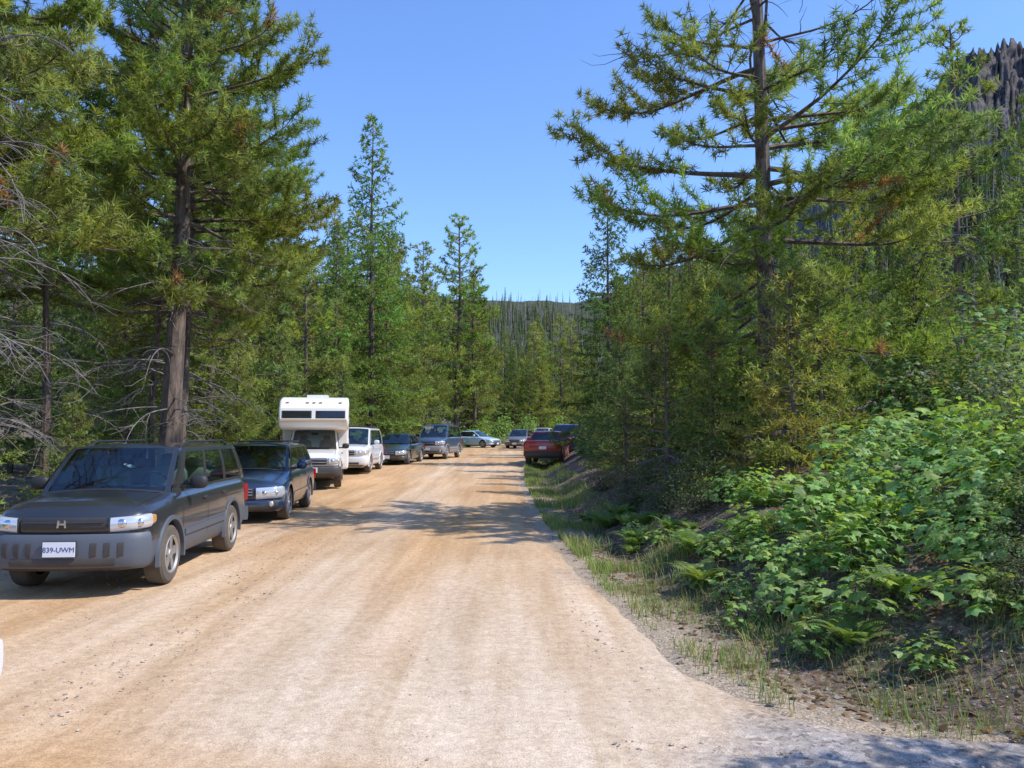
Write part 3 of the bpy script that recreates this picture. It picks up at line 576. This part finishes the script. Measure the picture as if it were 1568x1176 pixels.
def wheel(parent,mats,x,y,r_,w_,side,name):
    mb=MB(); w2=w_/2; rr_=r_*.64
    mb.lathe([(-w2,rr_),(-w2*1.0,r_*.9),(-w2*.8,r_*.985),(-w2*.3,r_),(w2*.3,r_),(w2*.8,r_*.985),(w2,r_*.9),(w2,rr_)],(0,0,0),TIRE)
    ox=side*w2
    mb.lathe([(ox,rr_*1.01),(ox+side*.006,rr_*.95),(ox-side*.03,rr_*.88),(ox-side*.07,rr_*.6),(ox-side*.07,.001)],(0,0,0),INT)
    mb.lathe([(ox+side*.002,rr_*1.02),(ox+side*.010,rr_*.97),(ox-side*.012,rr_*.86)],(0,0,0),RIM)
    mb.lathe([(ox-side*.03,rr_*.34),(ox-side*.004,rr_*.27),(ox-side*.002,.001)],(0,0,0),RIM)
    for k in range(5):
        a=k*math.pi*.4+.2; c_,s_=math.cos(a),math.sin(a); hw=rr_*.17
        P=[]
        for rad,wf,xx in((rr_*.22,.9,-.012),(rr_*.9,1.35,-.014)):
            for sg2 in(-1,1): P.append((ox+side*xx,c_*rad-s_*hw*wf*sg2,s_*rad+c_*hw*wf*sg2))
        Q=[(p[0]-side*.03,p[1],p[2]) for p in P]
        mb.add(P+Q,[(0,1,3,2),(0,2,6,4),(1,5,7,3)],RIM)
    o=mb.obj(name,mats,parent); o.location=(x,y,r_); return o
def vehicle(name,x,y,dirx,p,away=False,plate=None):
    L,W,H=p['L'],p['W'],p['H']; hw=W/2; gc=p['gc']; hf=p['hf']; belt=p['belt']; xa,xrf,xrr,xrb=p['xa'],p['xrf'],p['xrr'],p['xrb']; wr=p['wr']; xf,xr=p['xf'],p['xr']
    tail=p.get('tail',belt); rear_b=p.get('rb',belt)
    paint=simple('car_paint',p['col'],.28,p.get('met',.3),.8,p.get('dust',.35)); clad=simple('bumper_plastic',p['clad'],.5,0,0,.12) if 'clad' in p else paint
    mats=[paint,clad,m_black,m_dkglass if p.get('dark') else m_glass,m_lamp,m_chrome,m_tire,m_rim,m_int,m_red,m_plate,m_amber,m_seat,m_dkglass]
    E=bpy.data.objects.new(name,None); COL.objects.link(E); d=Vector((dirx,1)).normalized(); ang=-math.atan(dirx)
    if away: E.location=(x+d.x*L,y+d.y*L,0); E.rotation_euler=(0,0,ang+math.pi)
    else: E.location=(x,y,0); E.rotation_euler=(0,0,ang)
    cx,cy=x+d.x*L/2,y+d.y*L/2; E.location.z=float(rz(cy))+.012
    kf,kr=p.get('kf',.14),.05
    def warp(xx,yy):
        return yy+kf*(xx/hw)**2*max(0,1-yy/.9)-kr*(xx/hw)**2*max(0,1-(L-yy)/.5)
    hc=p.get('hc',.03)
    st=[(0,.80,gc+.07,hf-.16,hf-.12),(.04,.88,gc+.03,hf-.09,hf-.05),(.10,.93,gc+.01,hf-.045,hf-.005+hc*.4),(.2,.965,gc,hf-.012,hf+.03+hc*.7),(.38,.985,gc,hf+.015,hf+.055+hc),(xf+.0,1,gc,hf+(belt-hf)*.5,hf+(belt-hf)*.55+.045+hc),(xa,1,gc,belt-.005,belt+.015),((xa+xrb)/2,1.0,gc,belt+.01,belt+.01)]
    if p.get('kind')=='sedan': st+=[(xrb,1,gc,rear_b,rear_b+.01),(L-.25,.98,gc,tail,tail+.03),(L-.06,.93,gc+.04,tail-.03,tail),(L,.85,gc+.12,tail-.12,tail-.09)]
    elif p.get('kind')=='pickup': st+=[(xrb,1,gc,belt,belt+.01),(xrb+.06,1,gc,tail,tail+.01),(L-.1,1,gc,tail,tail+.01),(L-.03,.97,gc+.1,tail,tail),(L,.93,gc+.16,tail-.03,tail-.03)]
    else: st+=[(L-.3,.985,gc,belt+.01,belt+.01),(L-.06,.94,gc+.04,belt,belt),(L,.88,gc+.12,belt-.05,belt-.05)]
    st=np.array(st); yy=np.unique(np.concatenate([st[:,0],np.linspace(0,L,34)])); 
    ring=[(0,0),(.7,0),(.90,.02),(.965,.10),(.99,.24),(1.0,.45),(.998,.66),(.985,.80),(.965,.89),(.93,.955),(.87,1.0)]
    mb=MB(); rows=[]
    for q in yy:
        f_,zb,zs,zc=[np.interp(q,st[:,0],st[:,j]) for j in(1,2,3,4)]
        half=[(a*hw*f_,zb+(zs-zb)*b) for a,b in ring]; half+=[(.6*hw*f_,zs+(zc-zs)*.75),(.3*hw*f_,zc),(0,zc)]
        full=half+[(-a,b) for a,b in half[-2:0:-1]]; rows.append([(a,warp(a,q),b) for a,b in full])
    n=len(rows[0]); nr=len(ring)
    V=[v for r_ in rows for v in r_]; F=[];Mi=[]
    for i in range(len(rows)-1):
        ym=(yy[i]+yy[i+1])/2
        for j in range(n):
            j2=(j+1)%n; F.append((i*n+j,i*n+j2,(i+1)*n+j2,(i+1)*n+j)); jj=min(j,n-1-j)
            if jj<=1: m=BLACK
            elif jj>=nr-1 and xa+.1<ym<xrb-.03: m=INT
            elif p.get('kind')=='pickup' and jj>=nr-1 and ym>xrb+.06 and ym<L-.08 and jj>nr-1: m=BLACK
            elif jj<=p.get('cladj',3) or (jj<=5 and (ym<.12 or ym>L-.12)) or (jj<=4 and ym<.5): m=CLAD
            else: m=PAINT
            Mi.append(m)
    F.append(tuple(range(n))); Mi.append(CLAD); F.append(tuple((len(rows)-1)*n+j for j in range(n-1,-1,-1))); Mi.append(PAINT)
    mb.add(V,F,Mi); body=mb.obj('body',mats,E)
    cb=MB()
    for yw in(xf,xr):
        for sg in(-1,1):
            k=28; rad=wr+.06; V=[(sg*(hw*.62 if e==0 else hw+.2),yw+rad*math.cos(2*math.pi*j/k),wr+.01+rad*math.sin(2*math.pi*j/k)) for e in(0,1) for j in range(k)]
            cb.add(V,[tuple(range(k)),tuple(range(2*k-1,k-1,-1))]+[(j,(j+1)%k,k+(j+1)%k,k+j) for j in range(k)],INT)
    cut=cb.obj('cutter',mats,E,smooth=0)
    bo=body.modifiers.new('w','BOOLEAN'); bo.operation='DIFFERENCE'; bo.object=cut; bo.solver='EXACT'
    dg=bpy.context.evaluated_depsgraph_get(); dg.update(); me2=bpy.data.meshes.new_from_object(body.evaluated_get(dg)); body.modifiers.clear()
    if len(me2.polygons)>50: body.data=me2
    me2.polygons.foreach_set('use_smooth',[True]*len(me2.polygons)); me2.set_sharp_from_angle(angle=math.radians(35))
    bpy.data.objects.remove(cut,do_unlink=True)
    cab=MB(); wb=hw*.885; wt=hw*p.get('wt',.77); zt=H-.045; zb0=belt-.015; zrb=rear_b-.01
    def face(P00,P10,P11,P01,wins,v0,v1,bow,nu=26,nv=6,gm=GLASS):
        P00,P10,P11,P01=[np.array(q,float) for q in(P00,P10,P11,P01)]; nn=nrm(np.cross(P10-P00,P01-P00))
        us=sorted(set([round(q,4) for q in np.linspace(0,1,nu)]+[q for w_ in wins for q in w_])); vs=sorted(set([0,v0,v1,1]+[round(q,4) for q in np.linspace(v0,v1,nv)]))
        V=[];F=[];Mi=[]
        for v in vs:
            for u in us:
                q=(P00*(1-u)+P10*u)*(1-v)+(P01*(1-u)+P11*u)*v; q=q+nn*(bow[0]*4*u*(1-u)+bow[1]*4*v*(1-v)); V.append(q)
        nu_=len(us)
        for i in range(len(vs)-1):
            for j in range(nu_-1):
                um=(us[j]+us[j+1])/2; vm=(vs[i]+vs[i+1])/2; F.append((i*nu_+j,i*nu_+j+1,(i+1)*nu_+j+1,(i+1)*nu_+j))
                ing=any(a<um<b for a,b in wins) and v0<vm<v1
                Mi.append(gm if ing else (PAINT if vm>v1 or um<.04 or um>.96 or not p.get('bp',True) else BLACK))
        cab.add(V,F,Mi)
    bf=p.get('bowf',.07)
    A0=(-wb,xa,zb0);A1=(wb,xa,zb0);B0=(-wt,xrf,zt);B1=(wt,xrf,zt);C0=(-wt,xrr,zt);C1=(wt,xrr,zt);D0=(-wb,xrb,zrb);D1=(wb,xrb,zrb)
    face(A0,A1,B1,B0,[(.045,.955)],.03,.95,(bf,.015))
    face(A1,D1,C1,B1,p['wins'],.07,.90,(0,.025)); face(D0,A0,B0,C0,[(1-b,1-a) for a,b in p['wins'][::-1]],.07,.90,(0,.025))
    face(D1,D0,C0,C1,[(.07,.93)],.08,.88,(.03,.01))
    V=[];F=[];nu_=15;nv_=15
    for i in range(nv_):
        for j in range(nu_):
            u=j/(nu_-1);v=i/(nv_-1); e=(1-abs(2*u-1)**5)*(1-abs(2*v-1)**7); fb=bf*4*u*(1-u)*(1-v)
            dl=np.array([0,-(zt-zb0),xrf-xa]); dl=dl/np.linalg.norm(dl)
            V.append((-wt+2*wt*u, xrf+(xrr-xrf)*v+ (dl[1]*fb if i==0 else 0)+(.03*4*u*(1-u) if i==nv_-1 else 0), zt+ .05*e+(-0.0)))
    for i in range(nv_-1):
        for j in range(nu_-1): F.append((i*nu_+j,i*nu_+j+1,(i+1)*nu_+j+1,(i+1)*nu_+j))
    cab.add(V,F,PAINT); cab.obj('cabin',mats,E,30)
    it=MB(); it.box((0,xa+.25,belt+.02),(wb*1.7,.35,.08),INT); sy=xa+ (xrf-xa)*.6+.75
    for sg in(-1,1):
        it.ell((sg*.36,sy,belt+.05),(.5,.16,.5),SEAT); it.ell((sg*.36,sy+.02,belt+.36),(.24,.1,.17),SEAT)
        if xrb-xa>2: it.ell((sg*.36,sy+.95,belt+.02),(.55,.16,.4),SEAT); it.ell((sg*.36,sy+.97,belt+.28),(.22,.09,.14),SEAT)
    it.lathe([(0,.17),(.012,.185),(.024,.17),(.012,.158),(0,.17)],(.36,sy-.5,belt+.05),INT,20,1)
    it.ell((0,xrf-.02,H-.17),(.22,.03,.07),INT)
    o=it.obj('interior',mats,E)
    tr=MB()
    base=[(0,0),(.8*hw,0),(.88*hw,.045),(.93*hw,.11),(.97*hw,.24),(1.0*hw,.7)]; bs=np.array(base); sl_=np.concatenate([[0],np.cumsum(np.linalg.norm(np.diff(bs,axis=0),axis=1))])
    def plan(s_,end):
        a=abs(s_); xx=np.interp(a,sl_,bs[:,0])*(1 if s_>=0 else -1); yy_=np.interp(a,sl_,bs[:,1])
        if end=='r': xx*=1.04; yy_=L-yy_*.9
        return np.array([xx,warp(xx,yy_)])
    def patch(s0,s1,z0a,z1a,z0b,z1b,off,m,end='f',n_=10,dp=.08,bul=.012,tilt=0.):
        V=[];F=[]
        for i in range(n_+1):
            s_=s0+(s1-s0)*i/n_; q=plan(s_,end); t0=plan(s_+.01,end)-plan(s_-.01,end); nn=np.array([t0[1],-t0[0]]); nn/=np.linalg.norm(nn)
            if end=='r': nn=-nn
            za=z0a+(z0b-z0a)*i/n_; zb_=z1a+(z1b-z1a)*i/n_; k_=q-nn*dp; dz_=zb_-za
            V.append((k_[0],k_[1],za))
            for fz,fo in((0,0),(.1,.55),(.3,.9),(.55,1),(.8,.75),(.95,.4),(1,0)):
                o_=q+nn*(off+bul*fo-tilt*fz); V.append((o_[0],o_[1],za+dz_*fz))
            V.append((k_[0],k_[1],zb_))
        K=9
        for i in range(n_):
            for j in range(K-1): F.append((i*K+j,(i+1)*K+j,(i+1)*K+j+1,i*K+j+1))
        F.append(tuple(range(K-1,-1,-1))); F.append(tuple(n_*K+j for j in range(K))); tr.add(V,F,m)
    zbt=gc+.06; zbu=p.get('zbu',hf-.34)
    patch(-.9*hw,.9*hw,zbu+.02,hf-.12,zbu+.02,hf-.12,.004,PAINT,n_=16)
    patch(-1.0*hw,1.0*hw,zbt,zbu,zbt,zbu,.03,CLAD,n_=20,dp=.1,bul=.035)
    patch(-.62*hw,.62*hw,zbt+.02,zbt+.12,zbt+.02,zbt+.12,.056,BLACK,n_=10)
    gw=p.get('gw',.42)*hw; hz0=zbu+.03; hz1=hf-.095; hd=p.get('hd',.0)
    patch(-gw,gw,hz0+.02,hz1,hz0+.02,hz1,.018,BLACK,n_=8)
    for k in range(p.get('slats',2)):
        zz=hz0+.05+(hz1-hz0-.05)*(k+.5)/max(1,p.get('slats',2)); patch(-gw*.95,gw*.95,zz-.012,zz+.012,zz-.012,zz+.012,.03,CHROME if p.get('chrome') else PAINT,n_=8,dp=.01)
    zl_=(hz0+hz1)/2+.01; em=[(-.05,-.04),(-.03,-.04),(-.025,-.01),(.025,-.01),(.03,-.04),(.05,-.04),(.042,.04),(.022,.04),(.024,.01),(-.024,.01),(-.022,.04),(-.042,.04)]
    tr.add([(a,-.045,zl_+b) for a,b in em]+[(a,-.02,zl_+b) for a,b in em],[tuple(range(12))]+[(i,(i+1)%12,12+(i+1)%12,12+i) for i in range(12)],CHROME)
    for sg in(-1,1):
        patch(sg*(gw+.05),sg*(.90*hw+.13),hz0+.015-hd,hz1-.005,hz0+.05-hd,hz1+.02,.010,LAMP,n_=10,bul=.03)
        patch(sg*(gw+.035),sg*(gw+.05),hz0+.01-hd,hz1,hz0+.01-hd,hz1,.022,BLACK,n_=1)
        patch(sg*(.90*hw+.13),sg*(.90*hw+.22),hz0+.06-hd,hz1+.015,hz0+.09-hd,hz1,.010,AMBER if p.get('amber',1) else LAMP,n_=4)
        for fr0 in(.28,.70):
            s_=sg*((gw+.05)*(1-fr0)+(.90*hw+.10)*fr0); c_=plan(s_,'f'); tr.ell((c_[0],c_[1]-.025,(hz0+hz1-hd)/2+.02),(.12,.05,.10),CHROME,1)
        if p.get('fog'): 
            patch(sg*.66*hw,sg*.86*hw,zbt+.05,zbt+.17,zbt+.05,zbt+.17,.058,BLACK,n_=5); c_=plan(sg*.76*hw,'f'); tr.ell((c_[0],c_[1]-.06,zbt+.11),(.11,.04,.11),LAMP,1)
        if p.get('slots'):
            for k in range(3): patch(sg*(.30+.13*k),sg*(.355+.13*k),zbt+.10,zbu-.09,zbt+.12,zbu-.09,.060,BLACK,n_=2)
    rt=p.get('tail',belt)
    patch(-.98*hw,.98*hw,gc+.1,gc+.32,gc+.1,gc+.32,.03,CLAD if p.get('kind')!='pickup' else BLACK,'r',14,.1)
    patch(-.86*hw,.86*hw,gc+.34,rt-.08,gc+.34,rt-.08,.004,PAINT,'r',14)
    tl0,tl1=p.get('tl',(.80,.9*1+.1/hw))
    for sg in(-1,1): patch(sg*tl0*hw,sg*tl1*hw,gc+.42,rt-.1,gc+.42,rt-.1,.016,RED,'r',5)
    patch(-.16,.16,gc+.40,gc+.54,gc+.40,gc+.54,.014,PLATE,'r',2)
    pz=(zbt+zbu)/2+.03; tr.box((0,-.083,pz),(.33,.012,.156),PLATE); tr.box((0,-.072,pz),(.35,.012,.175),BLACK)
    if plate: text(plate,.076,(0,-.0905,pz-.005),E)
    for sg in(-1,1):
        for ys in p['seams']:
            V=[];
            for z_ in np.linspace(.22,.93,6): 
                rx_=np.interp(z_,[b for a,b in ring],[a for a,b in ring])*hw; V+=[(sg*(rx_+.0025),ys-.006,gc+(belt-gc)*z_),(sg*(rx_+.0025),ys+.006,gc+(belt-gc)*z_)]
            tr.add(V,[(2*i,2*i+1,2*i+3,2*i+2) for i in range(5)],INT)
        for ys in p['seams'][1:]: tr.ell((sg*(hw*.995),ys-.13,belt-.14),(.045,.16,.035),PAINT if not p.get('clad') else BLACK)
        tr.box((sg*(hw+.004),(xf+xr)/2,gc+.36*(belt-gc)),(.024,xr-xf-2*wr-.2,.07),CLAD)
        for yw in(xf,xr):
            V=[];F=[];k=18
            for i in range(k+1):
                a=math.radians(-12+204*i/k)
                for rad,xx in((wr+.055,hw-.06),(wr+.055,hw+.012),(wr+.10,hw+.012),(wr+.115,hw-.03)):
                    V.append((sg*xx,yw+rad*math.cos(a),wr+.01+rad*math.sin(a)))
            for i in range(k):
                for j in range(3): F.append((i*4+j,i*4+j+1,(i+1)*4+j+1,(i+1)*4+j))
            tr.add(V,F,CLAD)
        my=xa+.42; mz=belt+.10; tr.ell((sg*(hw+.11),my,mz),(.22,.13,.17),BLACK if p.get('clad') else PAINT,.7); tr.box((sg*(hw-.02),my,mz-.06),(.16,.06,.04),BLACK)
        if p.get('rack'):
            yv=np.linspace(xrf+.2,xrr-.1,8); zz=[H-.045]+[H+.035]*6+[H-.045]; tr.tube([(sg*wt*.9,a,b) for a,b in zip(yv,zz)],.016,BLACK)
    if p.get('rack',0)>=1:
        for q in(.3,.7): yq=xrf+(xrr-xrf)*q; tr.tube([(-wt*.9,yq,H+.045),(wt*.9,yq,H+.045)],.016,BLACK)
    for q in(-.35,.15): tr.tube([(q*hw*1.0,xa-.02,belt+.03),(q*hw+.42*hw,xa+.10,belt+.075)],.008,BLACK,4)
    for sg in(-1,1):
        V=[]
        for yq in np.linspace(.16,xa-.03,9):
            f_,zs,zc=[np.interp(yq,st[:,0],st[:,j]) for j in(1,3,4)]; xx=.78*hw*f_; z_=zs+(zc-zs)*.75*(.87-.78)/.27+.005
            V+=[(sg*xx,warp(xx,yq),z_),(sg*(xx+.010),warp(xx,yq),z_)]
        tr.add(V,[(2*i,2*i+1,2*i+3,2*i+2) for i in range(8)],INT)
    tr.box((0,(xf+xr)/2,gc+.02),(W*.6,xr-xf,.12),INT)
    tr.obj('trim',mats,E,40)
    for sg,nm in((-1,'right'),(1,'left')):
        wheel(E,mats,sg*(hw-.115),xf,wr,.22,sg,'wheel_front_'+nm); wheel(E,mats,sg*(hw-.115),xr,wr,.22,sg,'wheel_rear_'+nm)
    if 'extra' in p: p['extra'](E,mats,p)
    return E
SUV=dict(L=4.5,W=1.76,H=1.68,gc=.27,hf=.99,belt=1.09,xa=1.1,xrf=1.78,xrr=4.15,xrb=4.44,wr=.345,xf=.86,xr=3.48,wins=[(.09,.36),(.40,.66),(.70,.93)],seams=[1.25,2.25,3.15])
SED=dict(kind='sedan',L=4.55,W=1.74,H=1.42,gc=.2,hf=.72,belt=.92,xa=1.25,xrf=2.05,xrr=3.1,xrb=3.85,rb=.96,tail=.95,wr=.31,xf=.9,xr=3.55,wins=[(.12,.46),(.50,.84)],seams=[1.4,2.45,3.2],wt=.68)
WAG=dict(SUV,L=4.72,H=1.54,gc=.22,hf=.80,belt=.98,xa=1.28,xrf=2.0,xrr=4.1,xrb=4.6,wr=.33,xf=.93,xr=3.6,wt=.74)
PU=dict(kind='pickup',L=4.9,W=1.76,H=1.62,gc=.32,hf=.93,belt=1.05,xa=1.3,xrf=1.85,xrr=2.85,xrb=3.05,rb=1.05,tail=1.10,wr=.35,xf=.85,xr=3.85,wins=[(.12,.62),(.68,.92)],seams=[1.4,2.45],wt=.78)
vehicle('parked_suv',-4.83,8.65,-.075,dict(SUV,W=1.71,col=(.030,.035,.044),clad=(.075,.09,.115),cladj=4,slots=1,chrome=0,slats=1,rack=.5,gw=.50,dust=.12,zbu=.69,hd=.03,hf=.96,H=1.63,hc=.04,belt=1.06,xa=1.04,xrf=1.62),plate='839-UWM')
vehicle('parked_station_wagon',-5.38,15.6,-.10,dict(WAG,col=(.022,.05,.10),slats=3,chrome=1,fog=1,rack=1,gw=.38,dust=.1,amber=0,met=.5,hd=.03),plate='702-XKT')
vehicle('parked_white_suv',-6.42,30.6,-.01,dict(SUV,H=1.78,col=(.70,.71,.72),chrome=1,rack=1,met=0,dust=.1))
vehicle('parked_sedan',-5.75,36.6,.10,dict(SED,col=(.03,.055,.05),chrome=1,dust=.15))
vehicle('parked_silver_suv',-4.45,42.0,.17,dict(SUV,H=1.84,belt=1.15,hf=1.04,col=(.07,.12,.20),clad=(.25,.25,.26),rack=1,chrome=1,fog=1,dust=.15))
vehicle('parked_compact_car',-1.25,67,-1.6,dict(SED,col=(.45,.62,.78),met=0,dust=.1))
vehicle('parked_hatchback',.2,64,.22,dict(WAG,col=(.17,.18,.19),L=4.4,xrr=3.9,xrb=4.3))
vehicle('parked_white_pickup',2.4,75,.3,dict(PU,col=(.65,.65,.65),met=0))
vehicle('parked_red_pickup',1.38,36.0,.14,dict(PU,H=1.55,tail=1.12,col=(.30,.010,.014),met=.1,dust=.1,dark=1),away=True,plate=None)
vehicle('parked_blue_pickup',2.65,42.2,.2,dict(PU,H=1.85,col=(.015,.03,.10),met=.2,dust=.1,dark=1),away=True)
vehicle('parked_white_car',-3.915,.78,-.02,dict(SED,L=4.3,xr=3.4,xrb=3.7,col=(.7,.7,.7),met=0,dust=.1,tl=(.35,.72),tail=.82,rb=.9))
def motorhome(x,y,dirx):
    def extra(E,mats,p):
        cream=simple('camper_shell',(.80,.785,.76),.4,0,.2,.06); tan=simple('tan_stripe',(.42,.30,.17),.5); M2=[cream,tan,m_dkglass,m_black,m_chrome,m_amber]
        prof=[(1.15,1.78),(.62,1.86),(.50,2.05),(.60,2.45),(.95,2.72),(1.6,2.82),(5.5,2.84),(5.62,2.70),(5.62,.62),(5.4,.5),(4.9,.5),(4.9,.72),(4.0,.72),(4.0,.5),(2.15,.5),(2.15,1.78)]
        hwc=1.05; mb=MB(); n=len(prof); V=[(-hwc,a,b) for a,b in prof]+[(hwc,a,b) for a,b in prof]
        mb.add(V,[tuple(range(n)),tuple(range(2*n-1,n-1,-1))]+[(i,(i+1)%n,n+(i+1)%n,n+i) for i in range(n)],0)
        mb.obj('camper_body',M2,E,30,.07)
        d=MB()
        def nose(x0,x1,v0,v1,off,m):
            a=np.array([.50,2.05]);b=np.array([.60,2.45]); q=lambda v:(a+(b-a)*v)+np.array([-off,0])
            P=[(x0,*q(v0)),(x1,*q(v0)),(x1,*q(v1)),(x0,*q(v1))]; Q=[(u,v+off+.02,w_) for u,v,w_ in P]
            d.add(P+Q,[(0,1,2,3),(0,4,5,1),(1,5,6,2),(2,6,7,3),(3,7,4,0)],m)
        nose(-.95,-.06,.22,.80,.010,3); nose(.06,.95,.22,.80,.010,3); nose(-.91,-.10,.28,.74,.018,2); nose(.10,.91,.28,.74,.018,2)
        for sg in(-1,1):
            q=sg*(hwc+.004)
            d.box((q,1.35,2.28),(.012,.75,.30),2); d.box((q,3.0,1.75),(.012,.8,.5),2); d.box((q,4.6,1.75),(.012,.7,.42),2)
            d.box((q,3.4,2.0+.5),(.010,4.2,.05),1); d.box((q,3.9,1.28),(.010,3.3,.14),1); d.box((q,3.9,1.08),(.010,3.3,.05),1)
        d.box((0,3.6,2.90),(.7,.9,.14),0); d.box((0,2.2,2.87),(.4,.4,.08),0)
        for q in(-.8,-.2,0,.2,.8): d.box((q,.80,2.63),(.09,.05,.03),5)
        nose(-1.0,1.0,-.02,.14,.010,1)
        d.obj('camper_trim',M2,E,30,.008)
    p=dict(PU,L=5.5,W=1.72,H=1.82,gc=.34,hf=1.02,belt=1.17,xa=1.05,xrf=1.65,xrr=2.4,xrb=2.6,rb=1.17,tail=1.0,xf=.80,xr=4.45,wr=.35,col=(.76,.76,.74),clad=(.05,.05,.05),chrome=1,slats=2,met=0,dust=.06,kf=.05,extra=extra,cladj=1,seams=[1.2,2.2],gw=.5)
    vehicle('parked_motorhome',x,y,dirx,p,plate='A38120')
motorhome(-6.0,24.0,-.2)
print('objects',len(bpy.data.objects),'tris approx',sum(len(m.polygons) for m in bpy.data.meshes))
